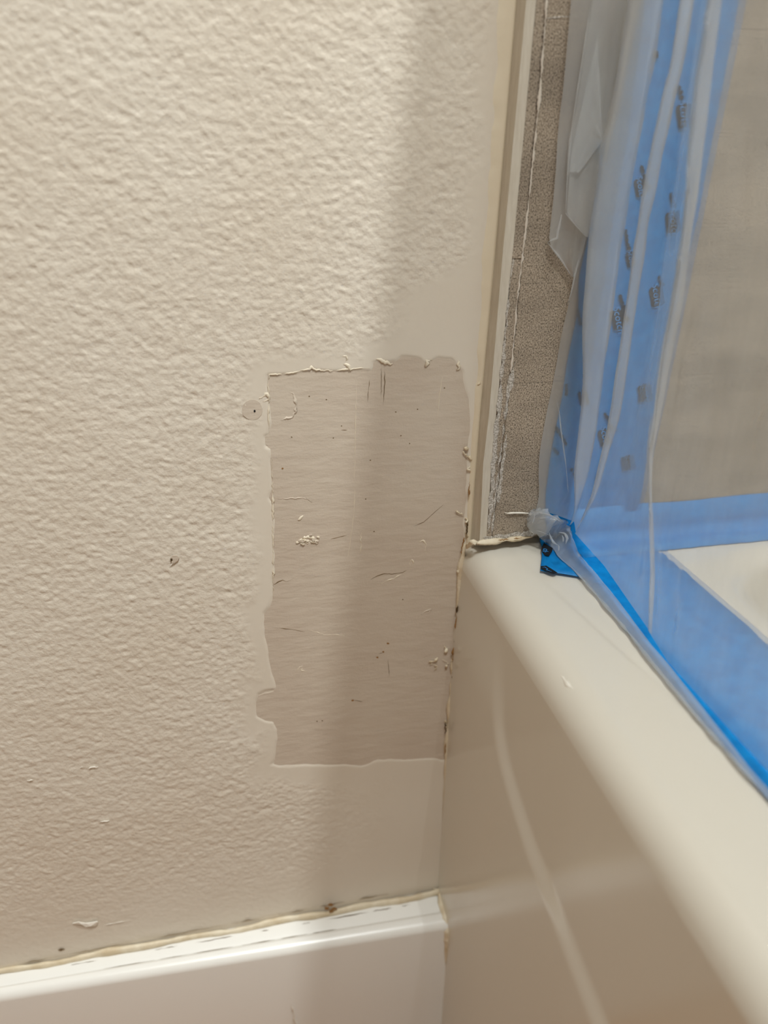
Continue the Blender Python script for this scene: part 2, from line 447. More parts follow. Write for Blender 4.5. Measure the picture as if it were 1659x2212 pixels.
# hairline cracks, scores and specks
CR = [[(589, 1265), (600, 1257), (611, 1253), (619, 1257), (637, 1248)], [(800, 1252), (815, 1244), (830, 1239), (848, 1240), (870, 1237), (881, 1230)],
      [(893, 1137), (915, 1128), (935, 1110), (958, 1090)], [(586, 1356), (608, 1357), (640, 1361), (658, 1365)], [(660, 1074), (668, 1082), (676, 1085)],
      [(714, 1165), (730, 1161), (748, 1157)], [(737, 929), (750, 929)], [(824, 790), (824, 830), (823, 862)], [(831, 790), (831, 825), (828, 874)],
      [(818, 1412), (828, 1410)], [(760, 1512), (785, 1516)], [(838, 1425), (841, 1460)], [(798, 820), (795, 855), (794, 870)], [(770, 830), (768, 900), (767, 985), (765, 1040)],
      [(767, 1050), (764, 1110), (758, 1160), (751, 1206)], [(956, 812), (950, 850), (945, 905)]]
for i, c in enumerate(CR):
    bead('hairline_crack', wpath(c, 0.0012, PATCHOFF, 0.00008), 0.00016 if i not in (0, 1) else 0.00025, M['crack'] if i < 13 else M['ridge'], wall, 0.5, jit=0.4, seed=i)
SPK = [(610, 1012), (668, 856), (705, 863), (738, 920), (800, 994), (866, 941), (855, 890), (902, 884), (885, 958), (630, 944), (790, 1078),
       (808, 1148), (870, 1295), (696, 1557), (685, 1558), (815, 1420), (838, 1390), (828, 1408), (762, 1513), (640, 890), (960, 838), (720, 946)]
for i, (x, y) in enumerate(SPK):
    s = 2.6 if i in (0, 15, 16, 17, 18) else 1.5
    pl = [(x + s * random.uniform(.7, 1.3) * math.cos(a), y + s * random.uniform(.6, 1) * math.sin(a)) for a in np.linspace(0, 2 * math.pi, 7, endpoint=False)]
    plate('dirt_speck', [W(a, b, PATCHOFF) for a, b in pl], 0.00008, M['crack'] if s < 2 else M['brown'], wall)
# chips on the textured paint
plate('paint_flake', [W(x, y, 0.0026 if i % 2 else 0.0014) for i, (x, y) in enumerate([(157, 1994), (170, 1991), (186, 1994), (211, 1990), (208, 1999), (196, 2000), (186, 2002), (176, 1996)])], 0.0004, M['flake'], wall)['label'] = 'small white peeling paint flake above the baseboard'
ridge([(226, 1998), (255, 1993), (280, 1988)], 0.0003, 'flake', 'paint_scrape', 0.0012)
ridge([(157, 1661), (168, 1659), (180, 1657)], 0.0006, 'flake', 'paint_scrape', 0.0012)
ridge([(190, 1660), (200, 1657), (212, 1657)], 0.0006, 'flake', 'paint_scrape', 0.0012)
ridge([(57, 1686), (63, 1687), (71, 1685)], 0.0005, 'flake', 'paint_scrape', 0.0012)
ridge([(215, 1776), (228, 1774), (237, 1772)], 0.0006, 'flake', 'paint_scrape', 0.0012)
ridge([(366, 1222), (375, 1217), (385, 1211)], 0.0005, 'flake', 'paint_scrape', 0.0012)
plate('paint_chip', [W(x, y, 0.0011) for x, y in [(368, 1203), (374, 1199), (382, 1199), (387, 1204), (384, 1211), (372, 1217), (369, 1210)]], 0.0004, M['patch'], wall)
plate('dirt_speck', [W(x, y, 0.0015) for x, y in [(368, 1207), (372, 1206), (373, 1210), (369, 1214)]], 0.0001, M['dirt'], wall)
plate('dirt_speck', [W(x, y, 0.0013) for x, y in [(125, 2052), (132, 2049), (140, 2050), (131, 2054)]], 0.0001, M['crack'], wall)

# ------------------------------------------------------------------ baseboard
BT = 0.0215
prof = [(0, BASE), (0.0125, BASE - 0.0002), (0.0132, BASE - 0.0010), (0.0139, BASE - 0.0004)]
for a in np.linspace(0, math.pi / 2, 9):
    prof.append((BT - 0.0075 + 0.0075 * math.sin(a), BASE - 0.0075 + 0.0075 * math.cos(a)))
prof += [(BT, 0.10), (BT, 0.0)]
xsb = np.r_[np.linspace(-1.6, -0.25, 12), np.linspace(-0.2, CORNER + 0.002, 40)]


def KB(x): return float(np.interp(x, [-0.2, 0.15], [0.95, 1.5]))     # the board stands off the wall towards the tub


Vb = np.array([[(x, -y * KB(x), z) for (y, z) in prof] for x in xsb])
bb = grid_mesh('baseboard_back', Vb, M['trimwhite'])
tag(bb, 'white painted baseboard with rounded top edge under the cream wall', kind='structure')
cx = np.linspace(-0.26, CORNER - 0.002, 160)
bead('caulk_bead', [(x, (-0.0028 + 0.0006 * math.sin(x * 90)) * KB(x), BASE + 0.0015 + 0.0006 * math.sin(x * 53)) for x in cx], 0.0036, M['caulk'], bb, 0.6, taper=False, jit=0.14, seed=5)
for i, (a, b, dy) in enumerate([(40, 150, 0), (150, 290, 0), (330, 480, 0), (500, 560, 0), (600, 660, 0), (690, 745, 0), (770, 840, 0)]):
    pts = [W(x, 2090 - 0.190 * (x - 40) - 8 + random.uniform(-1, 1), 0.0015) for x in np.linspace(a, b, 14)]
    bead('caulk_crack', pts, 0.00022, M['crack'], bb, 0.6, jit=0.5, seed=i)
for i, (a, b) in enumerate([(140, 200), (330, 380), (420, 500), (560, 580), (650, 668), (700, 790), (800, 840), (860, 880)]):
    pts = [(W(x, 2000)[0], -0.0062 * KB(W(x, 2000)[0]) + random.uniform(-.0003, .0003), BASE + 0.0002) for x in np.linspace(a, b, 12)]
    bead('caulk_crack', pts, 0.00022, M['crack'], bb, 0.5, nrm=(0, 0, 1), jit=0.5, seed=20 + i)
for i, (a, b) in enumerate([(215, 330), (340, 500), (520, 590), (595, 660), (670, 720)]):
    pts = [(W(x, 2000)[0], -0.0132 * KB(W(x, 2000)[0]), BASE - 0.0006) for x in np.linspace(a, b, 16)]
    bead('seam_crack', pts, 0.0002, M['crack'], bb, 0.5, nrm=(0, 0, 1), jit=0.5, seed=40 + i)
for i, (x, y) in enumerate([(706, 1962), (722, 1963), (714, 1955), (716, 1968)]):
    pl = [(x + 6 * random.uniform(.6, 1.2) * math.cos(a), y + 4 * random.uniform(.6, 1.2) * math.sin(a)) for a in np.linspace(0, 6.28, 8, endpoint=False)]
    plate('caulk_stain', [P(a, b, 1, -0.0066) for a, b in pl], 0.00015, M['brown'], bb)
bead('caulk_smear', resample([W(935, 1918, 0.002), W(950, 1925, 0.004), (CORNER - 0.004, -0.012, BASE + 0.001), (CORNER - 0.004, -0.026, BASE - 0.001), (CORNER - 0.0036, -0.0325, BASE - 0.010), (CORNER - 0.003, -0.0328, BASE - 0.05)], 0.0015),
     [0.002, 0.003, 0.0032, 0.0028, 0.002, 0.0008], M['caulk'], bb, 0.6, nrm=(-0.5, -0.6, 0.6), jit=0.2, seed=33)
hair = [P(x, y, 1, -BT * KB(0.05) - 0.0005) for x, y in [(629, 2164), (632, 2178), (636, 2192), (635, 2200), (641, 2214), (644, 2240)]]
bead('plaster_strand', resample(hair, 0.0012), 0.0006, M['flake'], bb, 0.8, jit=0.3)

# ------------------------------------------------------------------ bathtub
tub = bpy.data.objects.new('bathtub', None); COL.objects.link(tub); tub.location = (CORNER, 0, 0)
tag(tub, 'glossy white bathtub with rounded front rim beside the cream wall', 'bathtub')


def tub_part(o):
    o.parent = tub; o.matrix_parent_inverse = Matrix.Translation((-CORNER, 0, 0)); return o


ys = -np.r_[np.arange(0, 0.42, 0.0025), np.linspace(0.43, 1.52, 30)]
zz = np.r_[np.linspace(0, 0.34, 18), np.arange(0.343, 0.5010, 0.0022), 0.502]
AY, AZ = np.meshgrid(ys, zz, indexing='ij')
crv = np.array([(-0.076, 0.60), (-0.078, 0.512), (-0.083, 0.470), (-0.090, 0.443), (-0.101, 0.428), (-0.118, 0.4185), (-0.149, 0.4065), (-0.194, 0.398), (-0.238, 0.390), (-0.40, 0.372), (-0.9, 0.35), (-1.6, 0.35)])
cp = resample(crv, 0.01)
dd = np.full(AY.shape, 9.0); sg = np.zeros(AY.shape)
for (y1, z1), (y2, z2) in zip(cp[:-1], cp[1:]):
    dy, dz = y2 - y1, z2 - z1
    t = np.clip(((AY - y1) * dy + (AZ - z1) * dz) / (dy * dy + dz * dz), 0, 1)
    ey, ez = AY - y1 - t * dy, AZ - z1 - t * dz; di = np.hypot(ey, ez)
    better = di < dd; dd = np.where(better, di, dd); sg = np.where(better, np.sign(dy * ez - dz * ey), sg)
sd = dd * sg                                      # changes sign across the moulded line
hgt = -0.0026 * smooth01((sd + 0.009) / 0.018) * smooth01((0.5015 - AZ) / 0.06)
apron = tub_part(grid_mesh('apron', np.stack([CORNER + hgt, AY, AZ], -1), M['acrylic']))
apron['label'] = 'glossy front panel with a moulded curved line'


def rrect(x0, x1, y0, y1, rad, z, k=10):
    pts = []
    for cx_, cy_, a0 in ((x1 - rad, y1 - rad, 0), (x0 + rad, y1 - rad, 90), (x0 + rad, y0 + rad, 180), (x1 - rad, y0 + rad, 270)):
        for i in range(k):
            a = math.radians(a0 + 90 * i / (k - 1)); pts.append((cx_ + rad * math.cos(a), cy_ + rad * math.sin(a), z))
    # denser long sides
    return pts


loops = []
RR = 0.018
for a in np.linspace(0, math.pi / 2, 8):
    loops.append(rrect(CORNER + RR - RR * math.cos(a), 0.92, -1.52, 0.0, 0.0006, RIM - RR + RR * math.sin(a)))
IN0 = 0.292
loops.append(rrect(IN0, 0.87, -1.44, -0.040, 0.06, RIM))
for a in np.linspace(0.25, math.pi / 2, 6):
    i = 0.014 * math.sin(a); loops.append(rrect(IN0 + i, 0.87 - i, -1.44 + i, -0.040 - i, 0.06, RIM - 0.014 * (1 - math.cos(a))))
for k, (i, z) in enumerate([(0.03, 0.44), (0.05, 0.34), (0.075, 0.24), (0.10, 0.18), (0.14, 0.15), (0.18, 0.14)]):
    loops.append(rrect(IN0 + i, 0.87 - i, -1.44 + 2 * i, -0.040 - i * 1.2, 0.07, z))
n = len(loops[0]); VV = [p for l in loops for p in l]
FF = [(j * n + i, j * n + (i + 1) % n, (j + 1) * n + (i + 1) % n, (j + 1) * n + i) for j in range(len(loops) - 1) for i in range(n)]
ks = 8
rim_f = [f for f in FF if f[0] // n < ks]
bas_f = [tuple(v - ks * n for v in f) for f in FF if f[0] // n >= ks]
tub_part(mesh('rim', VV[:(ks + 1) * n], rim_f, M['acrylic']))
tub_part(mesh('basin', VV[ks * n:], bas_f + [tuple(range(len(VV) - ks * n - n, len(VV) - ks * n))], M['acrylic']))
for o in tub.children:
    o.modifiers.new('edge', 'EDGE_SPLIT').split_angle = math.radians(50) if o.name != 'apron' else 1.2


def rim_hit(px, py):
    c = np.array([px - 829.5, py - 1106, FPX]); d = RM @ c; d /= np.linalg.norm(d)
    for t in np.arange(0.1, 0.8, 0.0002):
        q = CAM + d * t
        xs_ = CORNER if q[2] < RIM - RR else CORNER + RR - math.sqrt(max(0, RR * RR - (min(q[2], RIM) - RIM + RR) ** 2))
        if q[0] >= xs_ and q[2] <= RIM: return q
    return q


sm = [rim_hit(x, y) for x, y in [(1210, 1460), (1216, 1464), (1220, 1472), (1226, 1480), (1238, 1488)]]
tub_part(bead('paint_smear', resample(sm, 0.001), 0.0011, M['flake'], None, 0.5, nrm=(-0.8, 0, 0.6), jit=0.25))['label'] = 'small white smear on the front panel'

# caulk where tub, wall and tile meet
def corner_x(y): return np.interp(y, [1150, 1200, 1300, 1400, 1480, 1560, 1640, 1800, 1960], [1006, 1000, 992, 986, 977, 971, 966, 960, 957])
cpts = [P(corner_x(y), y, 1, -0.0008) for y in np.arange(1175, 1970, 8)]
cpts = np.array(cpts); cpts[:, 0] = np.clip(cpts[:, 0], CORNER - 0.006, CORNER + 0.001)
bead('caulk_bead', cpts, [0.0028, 0.0022, 0.0024, 0.003, 0.0022, 0.0018, 0.0018, 0.002], M['caulk'], wall, 0.5, jit=0.22, taper=False, seed=8)
for i, c in enumerate([[(989, 1306), (988, 1318), (986, 1325)], [(986, 1328), (985, 1345), (984, 1360)], [(985, 1365), (984, 1378), (981, 1388)], [(982, 1395), (979, 1408), (978, 1430)],
                       [(980, 1448), (978, 1458), (976, 1466)], [(1014, 1040), (1013, 1060), (1012, 1075)], [(1012, 1120), (1009, 1135), (1008, 1160)], [(1003, 1160), (998, 1180), (996, 1200)], [(963, 1560), (962, 1585)], [(962, 1605), (961, 1630)], [(957, 1945), (956, 1965)]]):
    bead('caulk_gap', wpath(c, 0.0008, 0.0030, 0.0002), 0.0005 if i < 4 else 0.0004, M['brown'] if i % 2 else M['dirt'], wall, 0.4, jit=0.5, seed=60 + i)
for i, c in enumerate([[(990, 1230), (992, 1240), (988, 1245)], [(984, 1100), (990, 1108), (1000, 1112)], [(1000, 975), (1008, 985), (1020, 993)], [(1004, 965), (1012, 972)],
                       [(1016, 1008), (1010, 1012), (1016, 1018)], [(1005, 1118), (1010, 1125), (1006, 1132)], [(1004, 1150), (1010, 1158), (1003, 1163)],
                       [(960, 1395), (965, 1405), (960, 1412)], [(955, 1425), (968, 1432), (962, 1445)], [(925, 1430), (940, 1428), (945, 1420)], [(962, 1555), (965, 1575)], [(1032, 833), (1036, 828), (1037, 820)], [(930, 1435), (945, 1440), (938, 1448)]]):
    ridge(c, 0.0009, 'caulk', 'caulk_crumb', 0.0012, 0.6, 0.6, 0.0007)

# ------------------------------------------------------------------ tiled surround
def X_wall(y): return np.interp(y, [-200, 0, 560, 900, 1170], [1131, 1115, 1068, 1036, 1016])     # cream caulk ends, trim starts
def X_side(y): return np.interp(y, [-200, 0, 560, 900, 1000, 1170], [1154, 1137, 1085, 1056, 1044, 1036])
def X_edge(y): return np.interp(y, [-200, 0, 560, 900, 1000, 1170], [1176, 1158, 1105, 1070, 1061, 1049])
def X_line(y): return np.interp(y, [-200, 0, 60, 200, 400, 560, 640, 800, 1000, 1170], [1194, 1180, 1177, 1166, 1146, 1128, 1118, 1104, 1078, 1060])


surr = bpy.data.objects.new('wall_tiled', None); COL.objects.link(surr)
surr.location = (0.17, 0, RIM)
tag(surr, 'grey-brown speckled stone tile surround standing proud above the tub', kind='structure')


def sp(o):
    o.parent = surr; o.matrix_parent_inverse = Matrix.Translation((-0.17, 0, -RIM)); return o


rows = np.linspace(-150, 1178, 120)
Vt = []
for y in rows:
    a = W(X_wall(y), y, 0.0); b = T(X_side(y), y, 0.0); c = T(X_edge(y) + 1, y, 0.0)
    Vt.append([a, a * 0.5 + b * 0.5 + np.array([0.0006, 0.0006, 0]), b, c, c + np.array([0, 0.004, 0])])
Vt = np.array(Vt)
# continue straight up to above the shower
top = Vt[:1].copy(); top[..., 2] = 2.1
et = sp(grid_mesh('edge_trim', np.concatenate([top, Vt]), M['edge'])); et['label'] = 'narrow pale edge trim with beige side'
et.modifiers.new('edge', 'EDGE_SPLIT').split_angle = math.radians(25)
# cream caulk lip along the trim
cy_ = np.arange(-60, 1182, 6); Vc = []
for y in cy_:
    x = X_wall(y); wd = np.interp(y, [0, 500, 800, 1180], [46, 34, 20, 14]) * (1 + 0.5 * vnoise(np.array([y * 0.02]), np.array([0.3]), 17)[0])
    Vc.append([W(x - wd, y, -0.0003), W(x - wd * 0.6, y, 0.0007 + 0.0004 * vnoise(np.array([y * 0.05]), np.array([0.7]), 18)[0]), W(x - 6, y, 0.0014), W(x - 1.5, y, 0.0016), W(x + 1, y, 0.0006), W(x + 2.5, y, -0.001)])
grid_mesh('caulk_bead', np.array(Vc), M['caulk2'], wall)



def tile_piece(quad_px, depth=0.012, gap=0.0001):
    """one tile: front face through four pixel corners on the tile plane, real thickness behind"""
    c = [T(x, y) for x, y in quad_px]; V = []
    ctr = sum(c) / 4
    for q in c:
        V.append(q + (ctr - q) / np.linalg.norm(ctr - q) * gap + np.array([0, 0.0006, 0]))
    for q in c:
        V.append(q + np.array([0, depth, 0]))
    for q in c:
        V.append(q + (ctr - q) / np.linalg.norm(ctr - q) * (gap + 0.0004) + np.array([0, 0, 0]))
    Fq = [(8, 9, 10, 11)] + [(i, (i + 1) % 4, 8 + (i + 1) % 4, 8 + i) for i in range(4)] + [(4 + i, 4 + (i + 1) % 4, (i + 1) % 4, i) for i in range(4)]
    o = mesh('tile', V, Fq, M['tile'], None, False)
    bm = bmesh.new(); bm.from_mesh(o.data); bmesh.ops.recalc_face_normals(bm, faces=bm.faces[:]); bm.to_mesh(o.data); bm.free()
    return sp(o)


BOT = 1166
tile_piece([(X_edge(-190) + 1, -190), (X_line(-190), -190), (X_line(560), 560), (X_edge(560) + 1, 560)])
tile_piece([(X_edge(560) + 1, 560), (X_line(560), 560), (X_line(BOT), BOT), (X_edge(BOT) + 1, BOT)])
for y0, y1 in ((-190, 40), (40, 829), (829, BOT)):
    q = [(X_line(y0) + 1.5, y0), (2350, y0 - 30), (2350, y1 - 75), (X_line(y1) + 1.5, y1)]
    z0, z1 = T(*q[0])[2], T(*q[3])[2]
    a, d = T(*q[0]), T(*q[3])
    b = np.array([0.95, a[1], z0]); c = np.array([0.95, a[1], z1])
    o = tile_piece([proj(v) for v in (a, b, c, d)])
for z0, z1 in ((0.85, 1.45), (1.45, 2.1)):
    sp(box('tile', (T(1176, -190)[0], -TILE, max(z0, T(1200, -190)[2] + 0.0005)), (0.95, 0, z1), M['tile'], None, 0.0006))
bed = np.array([[T(X_edge(y) - 2, y, -0.0009), T(X_line(y) + 14, y, -0.0009)] for y in np.linspace(-180, 1166, 60)])
sp(grid_mesh('grout_bed', bed, M['tile']))
gl = [T(X_line(y) + random.uniform(-1, 1), y, 0.0001) for y in np.arange(-60, 820, 5)]
sp(bead('grout_line', np.array(gl), 0.0005, M['grout'], None, 0.5, jit=0.45, taper=False, seed=12))
gl = [T(X_line(y) + random.uniform(-1, 1), y, 0.0001) for y in np.arange(820, 1160, 5)]
sp(bead('grout_line', np.array(gl), 0.0006, M['smear'], None, 0.4, jit=0.6, taper=False, seed=15))
for i, y in enumerate((40,)):
    g2 = [T(X_line(y) + k, y - 0.08 * k + random.uniform(-.6, .6), 0.0) for k in range(0, 90 if i == 0 else 110, 6)]
    sp(bead('grout_line', np.array(g2), 0.00022, M['smear'], None, 0.5, jit=0.6, taper=True, seed=13 + i))


def smear(px, off=0.0003, seed=1, step=4, amp=1.1, mt='smear'):
    o = rough_outline(np.array(px, float), step, amp, seed)
    return sp(plate('grout_smear', [T(x, y, off) for x, y in o], 0.0002, M[mt], None))


smear([(X_edge(y) + 1, y) for y in range(560, 1160, 25)] + [(X_edge(y) + np.interp(y, [560, 760, 900, 1100, 1160], [3, 6, 9, 11, 5]), y) for y in range(1150, 560, -25)], 0.0001, 2, 5, 1.6)
smear([(1112, 782), (1111, 800), (1110, 820), (1106, 836), (1100, 848), (1096, 862), (1092, 855), (1094, 838), (1099, 820), (1104, 805)], 0.0002, 3)
smear([(1094, 938), (1096, 955), (1091, 985), (1086, 1020), (1083, 1060), (1078, 1085), (1073, 1080), (1078, 1040), (1082, 1000), (1088, 960)], 0.0002, 4)
smear([(1046, 1160), (1075, 1157), (1110, 1153), (1150, 1148), (1150, 1156), (1110, 1161), (1075, 1165), (1047, 1168)], 0.0002, 5, 4, 1.8)
bd = [P(x, y, 1, -TILE - 0.0012) for x, y in [(1018, 1174), (1045, 1171), (1075, 1168), (1110, 1164), (1150, 1160)]]
sp(bead('caulk_bead', resample(bd, 0.0015), 0.0017, M['caulk'], None, 0.35, nrm=(0, -0.7, 0.7), jit=0.35, taper=True, seed=14))
sp(bead('caulk_bead', resample([W(1008, 1186, 0.003), W(1014, 1176, 0.006), T(1022, 1172, 0.001), T(1034, 1170, 0.001)], 0.001), 0.0022, M['caulk'], None, 0.7, jit=0.2, seed=15))
for i, (a, b) in enumerate([(1076, 1100), (1110, 1128)]):
    sp(bead('caulk_gap', np.array([T(x, 1167 - 0.1 * (x - 1076) + random.uniform(-1, 1), 0.0034) for x in np.linspace(a, b, 9)]), 0.0004, M['brown'], None, 0.5, jit=0.5, seed=70 + i))

# ------------------------------------------------------------------ blue masking tape
def strip(name, left, right, parent, m, off=0.0006, f=T, n=60, rough=0.00025, seed=1, k=7):
    """a strip of tape between two edge paths"""
    l = np.array([f(x, y, off) for x, y in left]); r_ = np.array([f(x, y, off) for x, y in right])
    def rs(p):
        d = np.r_[0, np.cumsum(np.linalg.norm(np.diff(p, axis=0), axis=1))]; s = np.linspace(0, d[-1], n)
        return np.stack([np.interp(s, d, p[:, i]) for i in range(3)], 1)
    l, r_ = rs(l), rs(r_); t = np.linspace(0, 1, k)[None, :, None]
    V = l[:, None] * (1 - t) + r_[:, None] * t
    u, v = np.meshgrid(np.arange(n), np.arange(k), indexing='ij')
    V[..., 1] -= rough * (1 + 2 * vnoise(u * 0.35 + seed, v * 0.6, seed))
    o = grid_mesh(name, V, m, parent); s = o.modifiers.new('thickness', 'SOLIDIFY'); s.thickness = 0.00015
    return o


LEFT = [(1408, -90), (1388, 0), (1335, 250), (1290, 420), (1264, 540), (1250, 600), (1249, 668), (1239, 713), (1225, 781), (1215, 850), (1200, 925), (1190, 978), (1182, 1038), (1179, 1060), (1178, 1120), (1182, 1152)]
RIGHT = [(1640, -90), (1612, 0), (1591, 107), (1548, 320), (1505, 534), (1472, 700), (1440, 850), (1412, 980), (1392, 1080), (1372, 1135)]
wt = bpy.data.objects.new('masking_tape', None); COL.objects.link(wt); wt.location = T(1280, 1150)
tag(wt, 'upright strip of blue printed masking tape on the stone tile', 'tape')


def sub(o, root):
    o.parent = root; o.matrix_parent_inverse = Matrix.Translation(-Vector(root.location)); return o


sub(strip('tape_strip', LEFT, RIGHT, None, M['tape'], 0.0006, seed=3), wt)


def text_mesh(name, body, size, m):
    cu = bpy.data.curves.new(name, 'FONT'); cu.body = body; cu.size = size; cu.extrude = 0.00002; cu.align_x = 'CENTER'; cu.align_y = 'CENTER'; cu.shear = 0.25
    o = bpy.data.objects.new(name, cu); COL.objects.link(o)
    dg = bpy.context.evaluated_depsgraph_get(); me = bpy.data.meshes.new_from_object(o.evaluated_get(dg))
    bpy.data.objects.remove(o); bpy.data.curves.remove(cu)
    me.materials.clear(); me.materials.append(m)
    o = bpy.data.objects.new(name, me); COL.objects.link(o); return o


def logo(center, xdir, nrm, w_, h_, root, body='Scotch', skew=0.25):
    """black slanted hexagon with the lettering left in tape blue"""
    xdir = Vector(xdir).normalized(); nrm = Vector(nrm).normalized(); ydir = nrm.cross(xdir).normalized(); c = Vector(center)
    pts = [(-0.5, 0.0), (-0.36, 0.5), (0.42, 0.5), (0.5, 0.05), (0.36, -0.5), (-0.42, -0.5)]
    hx = plate('printed_mark', [c + xdir * (x * w_) + ydir * (y * h_) for x, y in pts], 0.00006, M['ink'], None, nrm); sub(hx, root)
    hx['label'] = 'black printed logo mark with blue lettering'
    t = text_mesh('lettering', body, h_ * 0.78, M['blueink'])
    t.matrix_world = Matrix(((xdir.x, ydir.x, nrm.x, c.x + nrm.x * 0.0001), (xdir.y, ydir.y, nrm.y, c.y + nrm.y * 0.0001), (xdir.z, ydir.z, nrm.z, c.z + nrm.z * 0.0001), (0, 0, 0, 1)))
    mw = t.matrix_world.copy(); t.parent = hx; t.matrix_world = mw
    return hx


def strokes(pts_px, root, f, off, w_=0.0016, seed=1):
    """a short row of small smudged printed strokes"""
    r = random.Random(seed); q = resample([f(x, y, off) for x, y in pts_px], 0.0022)
    for i, p in enumerate(q):
        k = 6; pl = [p + np.array([w_ * r.uniform(.4, .8) * math.cos(a), 0, w_ * r.uniform(.5, 1.0) * math.sin(a)]) for a in np.linspace(0, 6.28, k, endpoint=False)]
        sub(plate('print_stroke', pl, 0.00006, M['ink'], None), root)


TO = 0.0017
DIRD = np.array([0.35, 0, -0.94])
for (x, y, s) in [(1337, 690, 1.0), (1308, 945, 1.0), (1385, 405, 0.8), (1480, 250, 1), (1455, 480, 1.0), (1420, 640, 1.0), (1395, 850, 1.0), (1300, 330, 0.8), (1365, 560, 0.7), (1262, 860, 0.8), (1360, 1000, 0.9)]:
    logo(T(x, y, TO), DIRD, (0, -1, 0), 0.0135 * s, 0.0080 * s, wt)
for i, c in enumerate([[(1341, 640), (1350, 668), (1362, 690)], [(1308, 895), (1320, 915), (1332, 930)], [(1388, 362), (1394, 385), (1404, 404)], [(1353, 500), (1358, 530), (1366, 555)],
                       [(1249, 672), (1252, 690), (1254, 700)], [(1223, 834), (1224, 850)], [(1202, 925), (1212, 940), (1222, 958)], [(1196, 970), (1205, 980)], [(1236, 1015), (1241, 1024)], [(1290, 1032), (1296, 1026)],
                       [(1470, 190), (1476, 210)], [(1419, 115), (1421, 122)], [(1450, 420), (1458, 445)], [(1425, 600), (1432, 615)]]):
    strokes(c, wt, T, TO, 0.0017, i)

# tape along the foot of the tile, behind the film
ft = bpy.data.objects.new('masking_tape', None); COL.objects.link(ft); ft.location = (0.5, -TILE, RIM)
tag(ft, 'blue masking tape folded along the foot of the tile, behind the film', 'tape')
fx = np.linspace(0.222, 0.90, 50)
Vf = []
for i, x in enumerate(fx):
    wv = 0.0004 * math.sin(i * 1.3)
    Vf.append([(x, -TILE - 0.001 - wv, 0.5445 + 0.0005 * math.sin(i * 0.7)), (x, -TILE - 0.0014, RIM + 0.008), (x, -TILE - 0.004, RIM + 0.0025), (x, -TILE - 0.010, RIM + 0.0012), (x, -0.036 + wv, RIM + 0.0010)])
sub(grid_mesh('tape_strip', np.array(Vf), M['tape']), ft).modifiers.new('thickness', 'SOLIDIFY').thickness = 0.00015

# tape along the rim, lying flat on it, most of it behind the film
rtp = bpy.data.objects.new('masking_tape', None); COL.objects.link(rtp); rtp.location = (0.21, -0.3, RIM)
tag(rtp, 'blue masking tape along the tub rim, its loose printed end showing', 'tape')
ry = -np.r_[np.arange(0.033, 0.40, 0.004), np.linspace(0.41, 1.3, 40)]
Vr = []
for i, y in enumerate(ry):
    wv = 0.0010 * vnoise(np.array([i * 0.22]), np.array([0.5]), 31)[0]; w2 = 0.0016 * vnoise(np.array([i * 0.3]), np.array([2.5]), 32)[0]
    x0 = np.interp(-y, [0.03, 0.07, 0.13, 0.25, 1.3], [0.2125, 0.2105, 0.2075, 0.2045, 0.2045])
    Vr.append([(x0 + 0.5 * w2, y, RIM + 0.0006), (0.2135 + wv, y, RIM + 0.0007), (0.2180 + wv, y, RIM + 0.0009), (0.2280 + wv, y, RIM + 0.0008 + 0.5 * wv),
               (0.2450 + wv, y, RIM + 0.0007), (0.2640 + wv, y, RIM + 0.0007), (0.2805 + wv, y, RIM + 0.0006)])
sub(grid_mesh('tape_strip', np.array(Vr), M['tape']), rtp).modifiers.new('thickness', 'SOLIDIFY').thickness = 0.00015
# the loose end lying on the rim near the wall
le_l = [(1164, 1158), (1166, 1172), (1169, 1182), (1170, 1205), (1168, 1222), (1167, 1236)]
le_r = [(1232, 1158), (1240, 1180), (1248, 1200), (1256, 1220), (1262, 1236), (1266, 1250)]
VL = []
for i in range(6):
    a, b = P(*le_l[i], 2, RIM + 0.0012), P(*le_r[i], 2, RIM + 0.0012); r_ = []
    for t in np.linspace(0, 1, 9):
        q = a * (1 - t) + b * t
        q[2] += 0.0009 * (1 - t) ** 2 * (0.4 + 0.6 * (i / 5)) + 0.0004 * (1 + math.sin(t * 5 + i))
        r_.append(q)
    VL.append(r_)
le = sub(grid_mesh('loose_end', np.array(VL), M['tape']), rtp); le['label'] = 'loose end of blue tape with black print'
le.modifiers.new('thickness', 'SOLIDIFY').thickness = 0.00015


def rim_pt(px, py, z=0.0031): return P(px, py, 2, RIM + z)


hexp = [(1175, 1173), (1184, 1178), (1194, 1184), (1193, 1190), (1186, 1201), (1177, 1199), (1169, 1189), (1170, 1182)]
hx = sub(plate('printed_mark', [rim_pt(x, y) for x, y in hexp], 0.00008, M['ink'], None, (0, 0, 1)), rtp); hx['label'] = 'black printed mark reading ch'
a, b = rim_pt(1181, 1184), rim_pt(1176, 1195)
t = text_mesh('lettering', 'ch', 0.0054, M['blueink'])
xd = Vector(b - a).normalized(); nz = Vector((0, 0, 1)); yd = nz.cross(xd); cc = Vector((a + b) / 2)
t.matrix_world = Matrix(((xd.x, yd.x, 0, cc.x), (xd.y, yd.y, 0, cc.y), (xd.z, yd.z, 1, cc.z + 0.0003), (0, 0, 0, 1)))
mw = t.matrix_world.copy(); t.parent = hx; bpy.context.view_layer.update(); t.matrix_parent_inverse = Matrix(); t.matrix_basis = hx.matrix_world.inverted() @ mw
hexp = [(1168, 1223), (1180, 1222), (1190, 1228), (1204, 1237), (1196, 1239), (1184, 1235), (1169, 1228)]
hx2 = sub(plate('printed_mark', [rim_pt(x, y, 0.0033) for x, y in hexp], 0.00008, M['ink'], None, (0, 0, 1)), rtp); hx2['label'] = 'second black printed mark, cut off by the tape edge'
